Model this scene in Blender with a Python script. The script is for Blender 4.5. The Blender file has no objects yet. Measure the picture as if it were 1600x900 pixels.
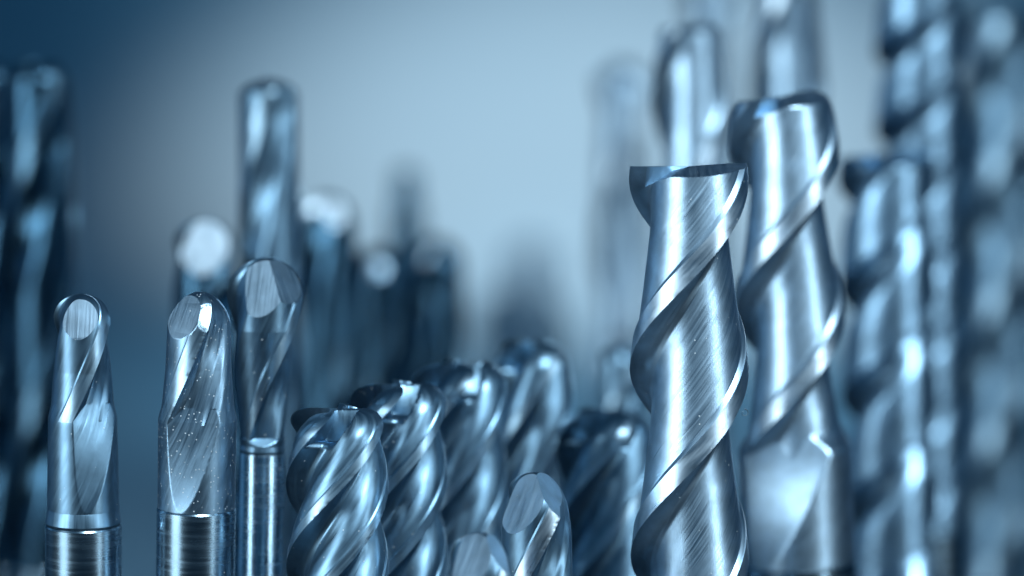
import bpy, bmesh, math, random
import numpy as np
from mathutils import Vector, Matrix, noise

MM = 0.001
rad = math.radians
scene = bpy.context.scene
COL = scene.collection

# ------------------------------------------------------------------ camera
PITCH = rad(7.5); DIST = 0.380
FOC = Vector((0.0, 0.0, 0.110))
FWD = Vector((0, math.cos(PITCH), -math.sin(PITCH)))
UPV = Vector((0, math.sin(PITCH), math.cos(PITCH)))
CAM = FOC - FWD * DIST
cd = bpy.data.cameras.new('camera')
cam = bpy.data.objects.new('camera', cd); COL.objects.link(cam)
cam.location = CAM; cam.rotation_euler = (math.pi / 2 - PITCH, 0, 0)
cd.sensor_width = 36; cd.lens = 135; cd.clip_start = 0.01; cd.clip_end = 20
cd.dof.use_dof = True; cd.dof.focus_distance = DIST + 0.001
cd.dof.aperture_fstop = 135 / 11.5; cd.dof.aperture_blades = 0
scene.camera = cam

# ------------------------------------------------------------------ world
w = bpy.data.worlds.new('World'); scene.world = w; w.use_nodes = True
bg = w.node_tree.nodes['Background']
bg.inputs[0].default_value = (0.07, 0.46, 0.90, 1); bg.inputs[1].default_value = 0.12

# ------------------------------------------------------------------ lamps
def area(name, loc, target, sx, sy, power, col, spread=180):
    l = bpy.data.lights.new(name, 'AREA'); l.shape = 'RECTANGLE'; l.size = sx; l.size_y = sy
    l.energy = power; l.color = col; l.spread = rad(spread)
    o = bpy.data.objects.new(name, l); COL.objects.link(o); o.location = loc
    o.rotation_euler = (Vector(target) - Vector(loc)).to_track_quat('-Z', 'Y').to_euler()
    return o
T = (0.0, 0.03, 0.11)
NEU = (0.76, 0.91, 1.0); BLU = (0.30, 0.62, 1.0)
area('left_softbox', (-0.42, -0.26, 0.20), T, 0.25, 0.42, 0.30, NEU, 60)
area('right_strip_lamp', (0.40, -0.30, 0.18), T, 0.075, 0.42, 0.115, NEU, 60)
area('high_front_softbox', (0.14, -0.31, 0.47), T, 0.17, 0.15, 0.30, NEU, 55)
area('left_fill', (-0.60, 0.25, 0.15), T, 0.35, 0.35, 0.12, BLU)
def spot(name, loc, target, power, col, size, blend):
    l = bpy.data.lights.new(name, 'SPOT'); l.energy = power; l.color = col
    l.spot_size = rad(size); l.spot_blend = blend; l.shadow_soft_size = 0.02
    o = bpy.data.objects.new(name, l); COL.objects.link(o); o.location = loc
    o.rotation_euler = (Vector(target) - Vector(loc)).to_track_quat('-Z', 'Y').to_euler()
    return o
# cool wide washes one above the other on the paper, and a whiter spot in their middle
spot('backdrop_wash_low', (0.03, 0.28, 0.80), (0.035, 0.62, 0.0), 10.0, (0.48, 0.80, 1.0), 24, 1.0)
spot('backdrop_wash_high', (0.03, 0.28, 0.80), (0.035, 0.93, 0.04), 6.0, (0.48, 0.80, 1.0), 25, 1.0)
spot('backdrop_spot', (0.03, 0.28, 0.80), (0.028, 0.82, 0.0), 38.0, (1.0, 0.85, 0.79), 21, 1.0)

# ------------------------------------------------------------------ colour management
scene.view_settings.view_transform = 'Standard'; scene.view_settings.look = 'None'
scene.view_settings.exposure = 0.0; scene.view_settings.gamma = 1.0
scene.cycles.max_bounces = 8; scene.cycles.glossy_bounces = 5
scene.cycles.use_denoising = True

# ------------------------------------------------------------------ materials
def metal(name, col, rough, scratch=0.5, dust_glint=0.3, bump=2.2e-6, sx=7.0, sy=0.22, wear=0.35):
    m = bpy.data.materials.new(name); m.use_nodes = True
    nt = m.node_tree; N = nt.nodes; L = nt.links
    p = N['Principled BSDF']; p.inputs['Metallic'].default_value = 1.0
    uv = N.new('ShaderNodeUVMap'); uv.uv_map = 'UVMap'
    def noise_n(scale_vec, scale, detail=3, rg=0.6):
        mp = N.new('ShaderNodeMapping'); mp.inputs['Scale'].default_value = scale_vec
        L.new(uv.outputs[0], mp.inputs[0])
        n = N.new('ShaderNodeTexNoise'); n.inputs['Scale'].default_value = scale
        n.inputs['Detail'].default_value = detail; n.inputs['Roughness'].default_value = rg
        L.new(mp.outputs[0], n.inputs['Vector']); return n
    fine = noise_n((sx, sy, 1), 1.0, 4, 0.65)
    coarse = noise_n((sx * 0.28, sy * 0.5, 1), 1.0, 2)
    tc = N.new('ShaderNodeTexCoord')
    blot = N.new('ShaderNodeTexNoise'); blot.inputs['Scale'].default_value = 420; blot.inputs['Detail'].default_value = 5
    L.new(tc.outputs['Object'], blot.inputs['Vector'])
    add = N.new('ShaderNodeMath'); add.operation = 'ADD'
    L.new(fine.outputs[0], add.inputs[0]); L.new(coarse.outputs[0], add.inputs[1])
    # pale dusty specks; set high they also paint sparkle into the colour
    vo = N.new('ShaderNodeTexVoronoi'); vo.inputs['Scale'].default_value = 2600
    L.new(tc.outputs['Object'], vo.inputs['Vector'])
    cmp1 = N.new('ShaderNodeMath'); cmp1.operation = 'LESS_THAN'; cmp1.inputs[1].default_value = 0.16
    L.new(vo.outputs['Distance'], cmp1.inputs[0])
    sep = N.new('ShaderNodeSeparateColor'); L.new(vo.outputs['Color'], sep.inputs[0])
    cmp2 = N.new('ShaderNodeMath'); cmp2.operation = 'LESS_THAN'; cmp2.inputs[1].default_value = dust_glint * 0.12
    L.new(sep.outputs[0], cmp2.inputs[0])
    mul = N.new('ShaderNodeMath'); mul.operation = 'MULTIPLY'
    L.new(cmp1.outputs[0], mul.inputs[0]); L.new(cmp2.outputs[0], mul.inputs[1])
    # colour
    mx = N.new('ShaderNodeMix'); mx.data_type = 'RGBA'
    mx.inputs[6].default_value = (*[c * (1 - wear * 0.5) for c in col], 1)
    mx.inputs[7].default_value = (*[min(1, c * (1 + wear * 0.3)) for c in col], 1)
    mr0 = N.new('ShaderNodeMapRange'); mr0.inputs[1].default_value = 0.35; mr0.inputs[2].default_value = 0.65
    L.new(blot.outputs[0], mr0.inputs[0]); L.new(mr0.outputs[0], mx.inputs[0])
    mx2 = N.new('ShaderNodeMix'); mx2.data_type = 'RGBA'; mx2.inputs[7].default_value = (.7, .78, .82, 1)
    L.new(mul.outputs[0], mx2.inputs[0]); L.new(mx.outputs[2], mx2.inputs[6]); L.new(mx2.outputs[2], p.inputs['Base Color'])
    inv = N.new('ShaderNodeMath'); inv.operation = 'SUBTRACT'; inv.inputs[0].default_value = 1.0
    L.new(mul.outputs[0], inv.inputs[1]); L.new(inv.outputs[0], p.inputs['Metallic'])
    # roughness
    mr = N.new('ShaderNodeMapRange'); mr.inputs[1].default_value = 0.7; mr.inputs[2].default_value = 1.3
    mr.inputs[3].default_value = rough * 0.75; mr.inputs[4].default_value = rough * 1.35
    L.new(add.outputs[0], mr.inputs[0]); L.new(mr.outputs[0], p.inputs['Roughness'])
    # bump
    hs = N.new('ShaderNodeMath'); hs.operation = 'MULTIPLY'; hs.inputs[1].default_value = scratch
    L.new(add.outputs[0], hs.inputs[0])
    h2 = N.new('ShaderNodeMath'); h2.operation = 'MULTIPLY_ADD'; h2.inputs[1].default_value = 5.0
    L.new(mul.outputs[0], h2.inputs[0]); L.new(hs.outputs[0], h2.inputs[2])
    b = N.new('ShaderNodeBump'); b.inputs['Distance'].default_value = bump; b.inputs['Strength'].default_value = 1.0
    L.new(h2.outputs[0], b.inputs['Height']); L.new(b.outputs[0], p.inputs['Normal'])
    return m
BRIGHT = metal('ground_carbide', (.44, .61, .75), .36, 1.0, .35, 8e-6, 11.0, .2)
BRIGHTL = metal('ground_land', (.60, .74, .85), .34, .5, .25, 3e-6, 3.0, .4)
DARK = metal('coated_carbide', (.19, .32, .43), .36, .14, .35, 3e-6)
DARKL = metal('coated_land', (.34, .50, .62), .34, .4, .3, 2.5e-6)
GRIT = metal('dusty_glint_carbide', (.26, .40, .52), .36, .8, 5.0, 4e-6)  # pale specks raised to paint sparkle glints over the dusty metal
SHANK = metal('polished_shank', (.36, .52, .64), .24, .3, .2, 1.2e-6, .12, 2.5)

DEEP = metal('dark_steel', (.055, .13, .20), .22, .4, .3, 3e-6)  # darkest even tone, for the blurred tools
DEEPL = metal('dark_land', (.13, .25, .35), .28, .4, .3, 3e-6)
SATIN = metal('satin_steel', (.27, .43, .57), .34, .5, .2, 4e-6)

def cloth_mat():
    m = bpy.data.materials.new('backdrop_paper'); m.use_nodes = True
    nt = m.node_tree; N = nt.nodes; L = nt.links; p = N['Principled BSDF']
    n = N.new('ShaderNodeTexNoise'); n.inputs['Scale'].default_value = 60; n.inputs['Detail'].default_value = 6
    tc = N.new('ShaderNodeTexCoord'); L.new(tc.outputs['Object'], n.inputs[0])
    mx = N.new('ShaderNodeMix'); mx.data_type = 'RGBA'
    mx.inputs[6].default_value = (.285, .49, .63, 1); mx.inputs[7].default_value = (.31, .52, .66, 1)
    L.new(n.outputs[0], mx.inputs[0]); L.new(mx.outputs[2], p.inputs['Base Color'])
    p.inputs['Roughness'].default_value = .8
    b = N.new('ShaderNodeBump'); b.inputs['Distance'].default_value = .0002; L.new(n.outputs[0], b.inputs['Height'])
    L.new(b.outputs[0], p.inputs['Normal'])
    return m
PAPER = cloth_mat()

# ------------------------------------------------------------------ setting: paper sweep (table surface curving up into the backdrop)
def sweep():
    pts = [(0.36, 0.0), (0.62, 0.0)]
    for i in range(1, 25):
        a = math.pi / 2 * i / 24
        pts.append((0.62 + 0.40 * math.sin(a), 0.40 - 0.40 * math.cos(a)))
    pts.append((1.02, 1.6))
    vs = []; fs = []
    X = [-2.2, -1.1, 0, 1.1, 2.2]
    for (y, z) in pts:
        for x in X: vs.append((x, y, z))
    k = len(X)
    for i in range(len(pts) - 1):
        for j in range(k - 1):
            a = i * k + j; fs.append((a, a + 1, a + 1 + k, a + k))
    me = bpy.data.meshes.new('backdrop'); me.from_pydata(vs, [], fs); me.polygons.foreach_set('use_smooth', [True] * len(fs))
    me.materials.append(PAPER)
    o = bpy.data.objects.new('backdrop', me); COL.objects.link(o); o['kind'] = 'structure'
sweep()
def dark_base():  # unseen dark surface under the tools, added to darken their reflections
    m = bpy.data.materials.new('dark_reflection_base'); m.use_nodes = True
    N = m.node_tree.nodes; p = N['Principled BSDF']
    n = N.new('ShaderNodeTexNoise'); n.inputs['Scale'].default_value = 90; n.inputs['Detail'].default_value = 5
    tc = N.new('ShaderNodeTexCoord'); m.node_tree.links.new(tc.outputs['Object'], n.inputs[0])
    mx = N.new('ShaderNodeMix'); mx.data_type = 'RGBA'
    mx.inputs[6].default_value = (.012, .024, .036, 1); mx.inputs[7].default_value = (.022, .04, .058, 1)
    m.node_tree.links.new(n.outputs[0], mx.inputs[0]); m.node_tree.links.new(mx.outputs[2], p.inputs['Base Color'])
    p.inputs['Roughness'].default_value = .55
    V = [(x, y, z) for z in (-.03, 0) for (x, y) in ((-2.2, -1.2), (2.2, -1.2), (2.2, .36), (-2.2, .36))]
    F = [(3, 2, 1, 0), (4, 5, 6, 7), (0, 1, 5, 4), (1, 2, 6, 5), (2, 3, 7, 6), (3, 0, 4, 7)]
    me = bpy.data.meshes.new('unseen_dark_base'); me.from_pydata(V, [], F); me.materials.append(m)
    o = bpy.data.objects.new('unseen_dark_base', me); COL.objects.link(o); o['kind'] = 'structure'
dark_base()

# ------------------------------------------------------------------ mesh helpers
def link_mesh(name, V, F, UV, mat, parent, planes=(), sharp=26, facet=None):
    me = bpy.data.meshes.new(name)
    me.from_pydata([tuple(v) for v in (np.asarray(V) * MM)], [], F)
    if UV is not None:
        uvl = me.uv_layers.new(name='UVMap')
        uvl.data.foreach_set('uv', np.asarray(UV, dtype=np.float32).ravel())
    if planes:
        bm = bmesh.new(); bm.from_mesh(me)
        for (co, no) in planes:
            g = bm.verts[:] + bm.edges[:] + bm.faces[:]
            r = bmesh.ops.bisect_plane(bm, geom=g, dist=1e-8, plane_co=Vector(co) * MM, plane_no=no, clear_outer=True)
            ed = [e for e in r['geom_cut'] if isinstance(e, bmesh.types.BMEdge)]
            if ed:
                f = bmesh.ops.triangle_fill(bm, edges=ed, use_beauty=True, normal=no)
                fl = [x for x in f['geom'] if isinstance(x, bmesh.types.BMFace)]
                lay = bm.loops.layers.uv.active
                ax = Vector(no).cross(Vector((0, 0, 1))).normalized(); ay = Vector(no).cross(ax)
                for x in fl:
                    x.material_index = 1
                    for lp in x.loops:
                        c = lp.vert.co / MM
                        lp[lay].uv = (c.dot(ax), c.dot(ay))
        bm.to_mesh(me); bm.free()
    me.polygons.foreach_set('use_smooth', np.ones(len(me.polygons), dtype=bool))
    me.set_sharp_from_angle(angle=rad(sharp))
    me.materials.append(mat)
    if planes: me.materials.append(facet or mat)
    o = bpy.data.objects.new(name, me); COL.objects.link(o); o.parent = parent
    return o

def hermite(xs, ys, x):
    """monotone cubic through points"""
    xs = np.array(xs, float); ys = np.array(ys, float)
    h = np.diff(xs); d = np.diff(ys) / h
    m = np.zeros(len(xs)); m[0] = d[0]; m[-1] = d[-1]
    for i in range(1, len(xs) - 1):
        m[i] = 0 if d[i - 1] * d[i] <= 0 else 2 * d[i - 1] * d[i] / (d[i - 1] + d[i])
    i = np.clip(np.searchsorted(xs, x, side='right') - 1, 0, len(h) - 1)
    t = (x - xs[i]) / h[i]
    return (ys[i] * (2 * t**3 - 3 * t**2 + 1) + m[i] * h[i] * (t**3 - 2 * t**2 + t)
            + ys[i + 1] * (-2 * t**3 + 3 * t**2) + m[i + 1] * h[i] * (t**3 - t**2))

# section curves: runs of (degrees ahead of the cutting edge, radius); a new run starts at each crease
SEC = {
    'two':  [[(0, 1.0), (3, .87), (8, .74), (15, .66), (25, .63), (45, .645), (75, .70), (100, .755), (125, .815), (152, .885)],
             [(152, .885), (157, .955)], [(157, .955), (180, 1.0)]],
    'ball': [[(0, 1.0), (4, .86), (13, .74), (32, .70), (55, .76), (75, .88), (86, .93), (155, .93)],
             [(155, .93), (159, .965)], [(159, .965), (180, 1.0)]],
    'chord': [[(0, 1.0), (4, .85), (11, .745)], [(11, .745), (30, .70), (50, .735), (66, .86)],
              [(66, .86), (80, .93), (150, .945)], [(150, .945), (153, .97)], [(153, .97), (180, 1.0)]],
    'four': [[(0, 1.0), (3, .87), (8, .74), (15, .64), (24, .62), (36, .69), (49, .81), (61, .895), (74, .94)],
             [(74, .94), (76, .968)], [(76, .968), (90, 1.0)]],
    'drill': [[(0, 1.0), (5, .80), (13, .60), (24, .52), (40, .58), (58, .74), (80, .89), (125, .955), (155, .975)],
              [(155, .975), (180, 1.0)]],
    'three': [[(0, 1.0), (5, .86), (16, .74), (34, .70), (60, .75), (85, .85), (100, .92)],
              [(100, .90), (120, 1.0)]],
}
def sample_section(kind, res):
    runs = SEC[kind]; us = []; rs = []
    for run in runs:
        x = [p[0] for p in run]; y = [p[1] for p in run]
        n = max(2, int(res * (x[-1] - x[0]) ** .6 / 10))
        t = np.linspace(0, 1, n, endpoint=False)
        if run is runs[0]: t = t ** 1.5
        xx = x[0] + (x[-1] - x[0]) * t
        us += list(xx); rs += list(hermite(x, y, xx))
    per = runs[-1][-1][0]
    return np.array(us), np.array(rs), per, runs[-1][0][0]

class Tool:
    """helical fluted cutter, tip up.  t = mm below the tip"""
    def __init__(s, kind, R, lead, phase, tip, Lf, blank=None, run=None, rc=0.0, dish=None, res=26, rows=300,
                 core=.6, chip=0.0, seed=0, gash=None, sec_scale=1.0):
        s.__dict__.update(locals())
        s.u, s.r, s.per, s.uland = sample_section(kind, res)
        s.n = int(round(360 / s.per)); s.k = 360.0 / lead
    def env(s, t):
        R = s.R; rc = R if s.tip == 'ball' else s.rc
        if rc <= 0: return np.ones_like(t)
        q = np.clip((rc - t) / rc, 0, 1)
        return (R - rc + rc * np.sqrt(np.clip(1 - q * q, 0, 1))) / R
    def P(s, t):
        if not s.blank: return np.full_like(t, s.R)
        a = np.array(s.blank, float); return np.interp(t, a[:, 0], a[:, 1])
    def radius(s, u, r, t, flute=0.0):
        m = r.copy()
        if s.run:
            t1, t2 = s.run; bl = (t2 - t1) * .16
            fl = np.clip((t - t1) / bl, 0, 1); fl = fl * fl * (3 - 2 * fl)
            th = np.radians(u - 33 - s.k * (t - t1) * .75)      # the grinding wheel leaves the helix along a flat
            th = (th + math.pi / s.n) % (2 * math.pi / s.n) - math.pi / s.n
            dist = s.core + (1 - s.core) * (t - t1) / (t2 - t1)
            plane = dist / np.maximum(np.cos(th), .05)
            full = m + (1 - m) * fl
            cut = (u < 120) | (t > t1 + bl)
            m2 = np.where(u < 62, np.maximum(m, plane), np.where(cut, np.minimum(full, plane), full))
            m2 = np.where((t > t1 + bl) & (u < 62), plane, m2)
            m = np.where(t > t1, np.minimum(m2, 1), m)
        return s.P(t) * s.env(t) * m
    def h(s, u, rho):
        """end-face height: relief behind each edge, gash in front of it.  u: deg ahead of the edge, rho: fraction of R"""
        per = s.per; ub = np.radians(per - u)
        rel = -0.15 * rho * np.sin(np.minimum(ub, math.pi / 2)) - .03 * (1 - rho) - .05 * np.clip(ub - .9, 0, 2) * rho
        if s.n == 2: rel = np.where(u < 8, -.03 * (1 - rho), rel)
        if s.gash:
            g0, gs, gw, gd = s.gash
            a = rho * np.cos(np.radians(u)); b = rho * np.sin(np.radians(u))
            g = -(a - g0) * gs
            g = np.maximum(g, -gd)
            cutout = (u > (8 if s.n == 2 else .01)) & (a > g0) & (b < gw)
            rel = np.where(cutout, np.minimum(rel, g), rel)
        return rel * s.R
    def rows_t(s):
        rc = s.R if s.tip == 'ball' else s.rc
        if rc > 0:
            na = 36 if s.tip == 'ball' else 22
            a = np.linspace(0.0, math.pi / 2, na)
            if s.tip == 'ball': a[0] = .03
            t0 = rc * (1 - np.cos(a))
        else:
            t0 = np.array([0.0])
        t1 = np.linspace(t0[-1], s.Lf, s.rows)[1:]
        return np.concatenate([t0, t1])
    def grid(s, U, Rr, T, off=0.0, chipv=None):
        """points on the helicoid for columns (U within all flutes) and rows T"""
        T2 = T[:, None] + 0 * U[None, :]
        um = np.mod(U, s.per)[None, :] + 0 * T2
        rr = s.radius(um, Rr[None, :] + 0 * T2, T2, U[None, :] - um) + off
        if s.chip > 0 or chipv:
            rng = np.random.RandomState(s.seed + 5)
            c = np.interp(T, np.linspace(0, s.Lf, 160), np.clip(rng.rand(160) - .55, 0, 1) ** 1.5)
            near = np.exp(-np.minimum(um, s.per - um) / 2.2)
            rr = rr * (1 - s.chip * c[:, None] * near)
        if s.tip == 'flat':
            rim = s.h(um, np.clip(rr / s.R, 0, 1)) 
            T2 = T2 - rim * np.clip(1 - T2 / (s.R * .9), 0, 1)
        th = np.radians(U[None, :] + s.phase - s.k * T2)
        return np.stack([rr * np.cos(th), rr * np.sin(th), -T2], -1), rr
    def body(s):
        U = np.concatenate([s.u + i * s.per for i in range(s.n)]); Rr = np.tile(s.r, s.n)
        T = s.rows_t(); P, rr = s.grid(U, Rr, T)
        nr, nc = len(T), len(U)
        V = [P.reshape(-1, 3)]; F = []; UVs = []
        ucum = np.concatenate([U, [360.0]]) * s.R * math.pi / 180
        idx = np.arange(nr * nc).reshape(nr, nc)
        a = idx[:-1, :]; b = idx[1:, :]; a2 = np.roll(a, -1, 1); b2 = np.roll(b, -1, 1)
        F += np.stack([a, b, b2, a2], -1).reshape(-1, 4).tolist()
        u0 = np.broadcast_to(ucum[:-1], (nr - 1, nc)); u1 = np.broadcast_to(ucum[1:], (nr - 1, nc))
        t0 = np.broadcast_to(T[:-1, None], (nr - 1, nc)); t1 = np.broadcast_to(T[1:, None], (nr - 1, nc))
        UVs.append(np.stack([u0, t0, u0, t1, u1, t1, u1, t0], -1).reshape(-1, 2))
        base = nr * nc
        # tip
        if s.tip == 'ball':
            V.append(np.array([[0, 0, 0.0]])); c = base; base += 1
            f = [(c, j, (j + 1) % nc) for j in range(nc)]; F += f
            UVs.append(np.tile(np.array([[0, 0], [1, 0], [1, 1.]]), (nc, 1)))
        else:
            fr = np.linspace(1, 0, 15)[1:-1]; prev = idx[0]
            um = np.mod(U, s.per); r0 = rr[0] / s.R
            for f_ in fr:
                rho = r0 * f_; hh = s.h(um, rho)
                th = np.radians(U + s.phase + s.k * hh)
                V.append(np.stack([rho * s.R * np.cos(th), rho * s.R * np.sin(th), hh], -1))
                cur = base + np.arange(nc); base += nc
                q = np.stack([prev, np.roll(prev, -1), np.roll(cur, -1), cur], -1); F += [tuple(x)[::-1] for x in q.tolist()]
                pv = V[-1]; 
                UVs.append(np.zeros((nc * 4, 2)) + np.repeat(pv[:, :2], 4, 0)); prev = cur
            V.append(np.array([[0, 0, -.03 * s.R]])); c = base; base += 1
            F += [(int(prev[j]), c, int(prev[(j + 1) % nc]))[::-1] for j in range(nc)]
            UVs.append(np.zeros((nc * 3, 2)))
        # bottom
        V.append(np.array([[0, 0, -s.Lf]])); c = base; last = idx[-1]
        F += [(int(last[(j + 1) % nc]), int(last[j]), c) for j in range(nc)]
        UVs.append(np.zeros((nc * 3, 2)))
        return np.concatenate(V), F, np.concatenate(UVs)
    def land(s, i, off=.035):
        """closed ribbon lying on the land behind edge i"""
        n = 9
        uu = np.linspace(s.uland + .6, s.per - .02, n)
        r0 = hermite([p[0] for p in SEC[s.kind][-1]], [p[1] for p in SEC[s.kind][-1]], uu)
        T = s.rows_t(); tmax = s.run[0] + (s.run[1] - s.run[0]) * .16 if s.run else s.Lf
        T = T[T <= tmax]
        if s.tip == 'flat': T = T[(T > .06 * s.R) | (T == 0)]
        else: T = T[2:]
        U = uu + i * s.per
        A, _ = s.grid(U, r0, T, off); B, _ = s.grid(U, r0, T, -.12)
        nr = len(T)
        V = np.concatenate([A.reshape(-1, 3), B.reshape(-1, 3)])
        ia = np.arange(nr * n).reshape(nr, n); ib = ia + nr * n
        F = []; 
        def quads(a, b, c, d): F.extend(np.stack([a, b, c, d], -1).reshape(-1, 4).tolist())
        quads(ia[:-1, :-1], ia[1:, :-1], ia[1:, 1:], ia[:-1, 1:])
        quads(ib[:-1, 1:], ib[1:, 1:], ib[1:, :-1], ib[:-1, :-1])
        quads(ia[1:, 0], ia[:-1, 0], ib[:-1, 0], ib[1:, 0])
        quads(ia[:-1, -1], ia[1:, -1], ib[1:, -1], ib[:-1, -1])
        quads(ia[0, :-1], ia[0, 1:], ib[0, 1:], ib[0, :-1])
        quads(ia[-1, 1:], ia[-1, :-1], ib[-1, :-1], ib[-1, 1:])
        uvv = np.concatenate([np.stack([np.broadcast_to(np.arange(n) * .25, (nr, n)), np.broadcast_to(T[:, None], (nr, n))], -1).reshape(-1, 2)] * 2)
        UV = uvv[np.array(F).ravel()]
        return V, F, UV

def lathe(profile, seg=72):
    """profile: (radius, t) from top to bottom, both ends closed"""
    nr = len(profile); V = []; F = []; UV = []
    for (r, t) in profile:
        for j in range(seg):
            a = 2 * math.pi * j / seg; V.append((r * math.cos(a), r * math.sin(a), -t))
    for i in range(nr - 1):
        for j in range(seg):
            j2 = (j + 1) % seg
            F.append((i * seg + j, (i + 1) * seg + j, (i + 1) * seg + j2, i * seg + j2))
            R = 5 * 2 * math.pi
            t0, t1 = profile[i][1] + .3 * profile[i][0], profile[i + 1][1] + .3 * profile[i + 1][0]
            UV += [(R * j / seg, t0), (R * j / seg, t1), (R * (j + 1) / seg, t1), (R * (j + 1) / seg, t0)]
    F.append(tuple(range(seg))); UV += [(0, 0)] * seg
    F.append(tuple(reversed(range((nr - 1) * seg, nr * seg)))); UV += [(0, 0)] * seg
    return V, F, UV

PXMM = 36 / 135 * 380 / 1600
def sc(d): return PXMM * (380 + d) / 380           # mm per photo pixel at depth d

def place_tool(name, label, cat, group, px, py, d, build, lean=0.0, mats=(BRIGHT, BRIGHTL, SHANK), collar=None,
               shank_r=None, planes=(), lands=True, facet=None):
    """build(k) returns a Tool for k mm per photo pixel; lean in degrees (positive: tip to the left)"""
    k = sc(d)
    P = CAM / MM + FWD * (380 + d) + Vector((1, 0, 0)) * ((px - 800) * k) + UPV * ((450 - py) * k)
    root = bpy.data.objects.new(name, None); COL.objects.link(root); root.empty_display_size = .005
    root['label'] = label; root['category'] = cat
    if group: root['group'] = group
    Lz = P.z / math.cos(rad(lean))
    root.rotation_euler = (0, -rad(lean), 0)
    root.location = Vector((P.x + math.sin(rad(lean)) * Lz, P.y, 0)) * MM
    t = build(k)
    up = Vector((0, 0, Lz))
    def lift(V): return np.asarray(V, float) + np.array([0, 0, Lz])
    pl = []
    for (az, el, dist) in planes:                    # facets ground on the ball end; on blurred tools put in as tip highlights
        n = Vector((math.cos(rad(az)) * math.cos(rad(el)), math.sin(rad(az)) * math.cos(rad(el)), math.sin(rad(el))))
        pl.append((Vector((0, 0, Lz - t.R)) + n * dist * t.R, n))
    V, F, UV = t.body()
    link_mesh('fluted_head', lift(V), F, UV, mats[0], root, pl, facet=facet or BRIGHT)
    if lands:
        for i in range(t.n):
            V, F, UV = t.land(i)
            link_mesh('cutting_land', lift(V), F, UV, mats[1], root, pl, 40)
    rb = float(t.P(np.array([t.Lf]))[0]); rs = shank_r * k if shank_r else rb * 1.0
    L0 = t.Lf - .01
    if collar:
        ch = collar * k
        V, F, UV = lathe([(rb * .985, L0), (rb * 1.0, L0 + .15), (rs, L0 + ch), (rs * .985, L0 + ch + .12), (rs * .97, L0 + ch + .25)])
        link_mesh('collar', lift(V), F, UV, mats[0], root)
        L0 += ch + .25
    V, F, UV = lathe([(rs * .93, L0), (rs * .975, L0 + .05), (rs, L0 + .22), (rs, Lz - .4), (rs - .35, Lz)])
    link_mesh('shank', lift(V), F, UV, mats[2], root)
    return root

BN = 'ball nose end mills'; SQ = 'square end mills'; FF = 'four flute end mills'; BGT = 'blurred cutting tools in the background'

# ---- A: the sharp two-flute end mill
place_tool('square_end_mill', 'sharp bright two flute square end mill in front, tallest tool in focus', 'end mill', SQ,
           1076, 257, 0, lambda k: Tool('two', 93 * k, 600 * k, 12, 'flat', 1000 * k, res=52, rows=520, rc=0,
           gash=(.12, .62, .9, .55), chip=.02, seed=1), lean=.5)
# ---- M: second one behind
place_tool('square_end_mill', 'large two flute square end mill right behind the sharpest one, bright flat at flute end', 'end mill', SQ,
           1222, 148, 30, lambda k: Tool('two', 86 * k, 520 * k, 54, 'flat', 740 * k, res=34, rows=300, rc=6 * k,
           run=(530 * k, 742 * k), blank=[(0, 86 * k), (400 * k, 86 * k), (740 * k, 90 * k)], core=.58, gash=(.12, .6, .9, .55)), lean=2.6, shank_r=90)
# ---- B, C, D: ball noses on the left
place_tool('ball_nose_end_mill', 'leftmost sharp ball nose end mill, oval facet on its dome, collar above wide shank', 'end mill', BN,
           128, 459, 3, lambda k: Tool('chord', 49 * k, 680 * k, 2, 'ball', 340 * k, res=40, rows=260,
           blank=[(0, 49 * k), (120 * k, 49 * k), (200 * k, 54 * k), (340 * k, 57 * k)], run=(170 * k, 338 * k), core=.70),
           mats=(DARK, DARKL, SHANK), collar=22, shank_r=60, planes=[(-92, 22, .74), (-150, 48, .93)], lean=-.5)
place_tool('ball_nose_end_mill', 'dusty ball nose end mill with glinting chipped tip and broad sparkling lower facet', 'end mill', BN,
           312, 456, 0, lambda k: Tool('chord', 56 * k, 850 * k, -49, 'ball', 342 * k, res=40, rows=260,
           blank=[(0, 52 * k), (120 * k, 55 * k), (200 * k, 62 * k), (342 * k, 61 * k)], run=(178 * k, 341 * k), core=.70, chip=.05, seed=3),
           mats=(GRIT, DARKL, SHANK), shank_r=62, planes=[(-130, 26, .70), (-68, 24, .87), (-8, 40, .86)], lean=-1.5)
place_tool('ball_nose_end_mill', 'ball nose end mill with wide bright faceted dome on thin neck, beside dusty one', 'end mill', BN,
           415, 403, 12, lambda k: Tool('ball', 61 * k, 700 * k, 26, 'ball', 295 * k, res=36, rows=220,
           blank=[(0, 61 * k), (110 * k, 58 * k), (230 * k, 42 * k), (295 * k, 35 * k)], run=(282 * k, 294 * k), core=.7),
           mats=(DARK, DARKL, SHANK), shank_r=36, collar=8, planes=[(-100, 26, .62), (-42, 32, .72)], lean=-1.5)
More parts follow.
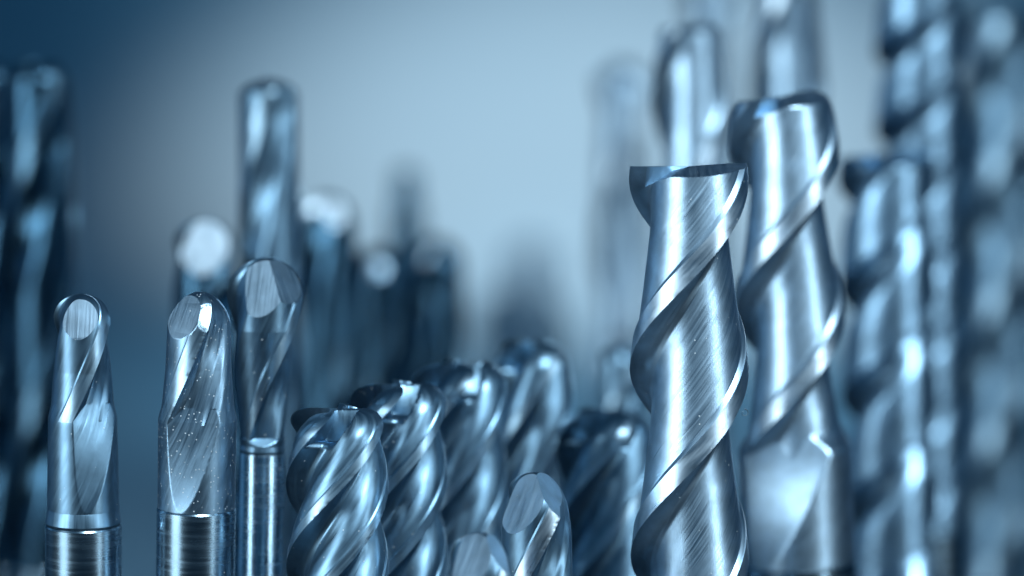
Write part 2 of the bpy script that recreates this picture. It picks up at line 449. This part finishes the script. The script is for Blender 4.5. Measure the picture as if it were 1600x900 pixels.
# ---- E..H: row of coated four flute mills
def four(R, lead, phase, Lf=700, res=26, rows=300, rc=38, **kw):
    return lambda k: Tool('four', R * k, lead * k, phase, 'flat', Lf * k, res=res, rows=rows, rc=rc * k, gash=(.08, 2.2, .42, .60), **kw)
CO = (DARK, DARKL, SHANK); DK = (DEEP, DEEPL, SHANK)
place_tool('four_flute_end_mill', 'dark coated four flute end mill, nearest and sharpest of the diagonal row', 'end mill', FF,
           526, 636, 0, four(80, 520, -2, 560, res=44, rows=360, chip=.03), mats=CO)
place_tool('four_flute_end_mill', 'dark coated four flute end mill, second in the diagonal row, barely soft', 'end mill', FF,
           622, 598, 13, four(76, 510, 14, 560), mats=CO)
place_tool('four_flute_end_mill', 'dark coated four flute end mill, third in the diagonal row with two bright lobes', 'end mill', FF,
           717, 566, 28, four(76, 560, 30, 560), mats=CO)
place_tool('four_flute_end_mill', 'blurred four flute end mill, farthest of the diagonal row with white glints', 'end mill', FF,
           830, 532, 44, four(66, 560, 60, 560), mats=CO)
# ---- I, J: ball noses low in the middle
place_tool('ball_nose_end_mill', 'chipped pointed ball nose end mill low in the middle with glinting land', 'end mill', BN,
           838, 738, 0, lambda k: Tool('chord', 60 * k, 700 * k, -20, 'ball', 420 * k, res=40, rows=240, chip=.07, seed=8,
           blank=[(0, 60 * k), (420 * k, 61 * k)]),
           mats=(DARK, BRIGHTL, SHANK), planes=[(-135, 28, .60), (-25, 38, .68)])
place_tool('ball_nose_end_mill', 'pale ball nose tip just rising over the bottom edge of the picture', 'end mill', BN,
           752, 832, -12, lambda k: Tool('ball', 60 * k, 700 * k, -10, 'ball', 420 * k, res=34, rows=200),
           mats=(DARK, BRIGHTL, SHANK), planes=[(-130, 30, .60), (-20, 36, .74)])
# ---- K, L: behind the sharp mill on its left
place_tool('four_flute_end_mill', 'blurred four flute end mill tucked low against the left of the sharp mill', 'end mill', FF,
           946, 640, 34, four(76, 540, 45, 500), mats=CO)
place_tool('ball_nose_end_mill', 'small dark blurred end mill peeking out left of the sharp two flute mill', 'end mill', BN,
           968, 538, 75, lambda k: Tool('ball', 33 * k, 300 * k, 0, 'ball', 420 * k, res=18, rows=140), mats=CO)
def two(R, lead, phase, Lf=800, tip='flat', **kw):
    return lambda k: Tool('two', R * k, lead * k, phase, tip, Lf * k, res=20, rows=240, rc=4 * k if tip == 'flat' else 0,
                          gash=(.12, .7, .9, .6), **kw)
def chd(R, lead, phase, Lf=800, **kw):
    return lambda k: Tool('chord', R * k, lead * k, phase, 'flat', Lf * k, res=20, rows=240, rc=24 * k, gash=(.12, .9, .6, .6), **kw)
# ---- N, O, S, P, Q, R: big blurred ones on the right
def three(R, lead, phase, Lf=900, **kw):
    return lambda k: Tool('three', R * k, lead * k, phase, 'flat', Lf * k, res=20, rows=300, rc=4 * k, gash=(.14, .7, .45, .5), **kw)
place_tool('roughing_end_mill', 'long blurred spiral end mill directly right of the large two flute mill', 'end mill', BGT,
           1384, 238, 78, lambda k: Tool('drill', 76 * k, 345 * k, 40, 'flat', 900 * k, res=24, rows=420, rc=8 * k, gash=(.12, .62, .9, .55)), lean=1.6, mats=(SATIN, SATIN, SHANK))
place_tool('roughing_end_mill', 'long blurred spiral drill rising out of the top of the picture on the right', 'drill bit', BGT,
           1436, -60, 108, lambda k: Tool('drill', 71 * k, 250 * k, 17, 'flat', 900 * k, res=24, rows=420, rc=4 * k), lean=1, mats=(SATIN, SATIN, SHANK))
place_tool('roughing_end_mill', 'blurred spiral cutter at the right edge with a column of white glints', 'end mill', BGT,
           1564, 20, 170, three(66, 640, 40), lean=0, mats=CO)
place_tool('square_end_mill', 'tall blurred end mill directly behind the sharp mill with a white flash on its top', 'end mill', BGT,
           1078, 38, 85, lambda k: Tool('two', 58 * k, 600 * k, 70, 'flat', 1000 * k, res=20, rows=240, rc=4 * k, gash=(.12, .6, .9, .5)))
place_tool('square_end_mill', 'very blurred grey end mill left of the tall one behind the sharp mill', 'end mill', BGT,
           972, 98, 210, lambda k: Tool('two', 44 * k, 600 * k, 0, 'ball', 1000 * k, res=18, rows=200))
place_tool('square_end_mill', 'tall blurred end mill crossing the top edge behind the large two flute mill', 'end mill', BGT,
           1232, -80, 120, lambda k: Tool('two', 58 * k, 640 * k, 120, 'flat', 1000 * k, res=20, rows=240, rc=4 * k, gash=(.12, .6, .9, .5)))
place_tool('square_end_mill', 'pale blurred end mill tip at the top edge left of the tallest background mills', 'end mill', BGT,
           1110, -60, 230, lambda k: Tool('two', 42 * k, 500 * k, 30, 'flat', 1000 * k, res=18, rows=200, rc=4 * k, gash=(.12, .6, .9, .5)))
place_tool('square_end_mill', 'dark blurred cutter filling the gap before the column of white glints', 'end mill', BGT,
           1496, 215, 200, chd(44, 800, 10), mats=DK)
# ---- left background
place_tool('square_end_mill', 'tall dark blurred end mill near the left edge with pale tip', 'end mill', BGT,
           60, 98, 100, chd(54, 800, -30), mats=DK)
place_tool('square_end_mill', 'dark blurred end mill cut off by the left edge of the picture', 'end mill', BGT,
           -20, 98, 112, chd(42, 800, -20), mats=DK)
place_tool('square_end_mill', 'tall blurred end mill rising behind the ball noses left of centre', 'end mill', BGT,
           420, 124, 68, chd(49, 900, -69), mats=CO)
place_tool('ball_nose_end_mill', 'blurred round tipped end mill with white flash left of the tall background mill', 'end mill', BGT,
           320, 343, 72, lambda k: Tool('chord', 53 * k, 600 * k, 0, 'ball', 800 * k, res=20, rows=200), mats=DK, facet=BRIGHTL, planes=[(-92, 27, .6), (-150, 30, .8)])  # dome facet in paler metal to paint its white flash
place_tool('ball_nose_end_mill', 'blurred round tipped end mill with white glint right of the tall background mill', 'end mill', BGT,
           510, 303, 120, lambda k: Tool('chord', 48 * k, 900 * k, 60, 'ball', 800 * k, res=20, rows=200), mats=DK, facet=BRIGHTL, planes=[(-88, 28, .74)])  # paler facet stands in for the glint on the tip
place_tool('tapered_cutter', 'slim dark blurred tapered cutter standing alone in the pale background', 'cutter', BGT,
           635, 262, 240, lambda k: Tool('ball', 20 * k, 300 * k, 0, 'ball', 800 * k, res=18, rows=160,
           blank=[(0, 20 * k), (100 * k, 30 * k), (800 * k, 36 * k)]), mats=DK)
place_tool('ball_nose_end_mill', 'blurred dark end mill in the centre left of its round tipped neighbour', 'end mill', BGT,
           592, 386, 140, lambda k: Tool('chord', 52 * k, 800 * k, 10, 'ball', 800 * k, res=20, rows=160), mats=DK, facet=BRIGHT, planes=[(-92, 27, .91)])  # small paler facet added as a tip highlight
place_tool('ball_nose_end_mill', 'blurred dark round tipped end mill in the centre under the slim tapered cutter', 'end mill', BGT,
           682, 372, 160, lambda k: Tool('ball', 46 * k, 560 * k, 90, 'ball', 800 * k, res=18, rows=160), mats=DK, facet=BRIGHTL, planes=[(-92, 28, .90)])  # paler tip facet put in for its highlight
place_tool('ball_nose_end_mill', 'faint pale cutter tip melting into the bright background', 'end mill', BGT,
           828, 380, 560, lambda k: Tool('ball', 32 * k, 560 * k, 20, 'ball', 900 * k, res=18, rows=160))
place_tool('ball_nose_end_mill', 'small blurred dark cutter right of the faint pale one', 'end mill', BGT,
           862, 466, 400, lambda k: Tool('ball', 24 * k, 560 * k, 60, 'ball', 800 * k, res=18, rows=160), mats=CO)
place_tool('ball_nose_end_mill', 'small blurred dark cutter left of the faint pale one', 'end mill', BGT,
           775, 455, 400, lambda k: Tool('ball', 26 * k, 560 * k, 40, 'ball', 800 * k, res=18, rows=160), mats=CO)

# ---- tiny curled shaving clinging to the right edge of the sharp mill
def shaving():
    k = sc(0)
    P = CAM / MM + FWD * 380 + Vector((1, 0, 0)) * ((1163 - 800) * k) + UPV * ((450 - 643) * k)
    pts = [P + Vector((k * 7 * math.sin(a * 1.15) * (1 - a / 9), -k * 2 * a / 5, k * 6 * math.cos(a * 1.15) * (1 - a / 9) - k * 2)) for a in np.linspace(0, 5.2, 26)]
    V = []; F = []; n = 6
    for i, p in enumerate(pts):
        d = (pts[min(i + 1, 25)] - pts[max(i - 1, 0)]).normalized(); a = d.cross(Vector((0, 1, .2))).normalized(); b = d.cross(a)
        for j in range(n):
            t = 2 * math.pi * j / n; V.append(p + (a * math.cos(t) + b * math.sin(t)) * k * (.9 - .5 * i / 25))
    for i in range(25):
        for j in range(n):
            F.append((i * n + j, i * n + (j + 1) % n, (i + 1) * n + (j + 1) % n, (i + 1) * n + j))
    F.append(tuple(reversed(range(n)))); F.append(tuple(range(25 * n, 26 * n)))
    UV = [(0, 0)] * sum(len(f) for f in F)
    o = link_mesh('metal_shaving', V, F, UV, BRIGHTL, None)
    o['label'] = 'tiny curled metal shaving clinging to right edge of the sharp two flute mill'; o['category'] = 'shaving'
shaving()
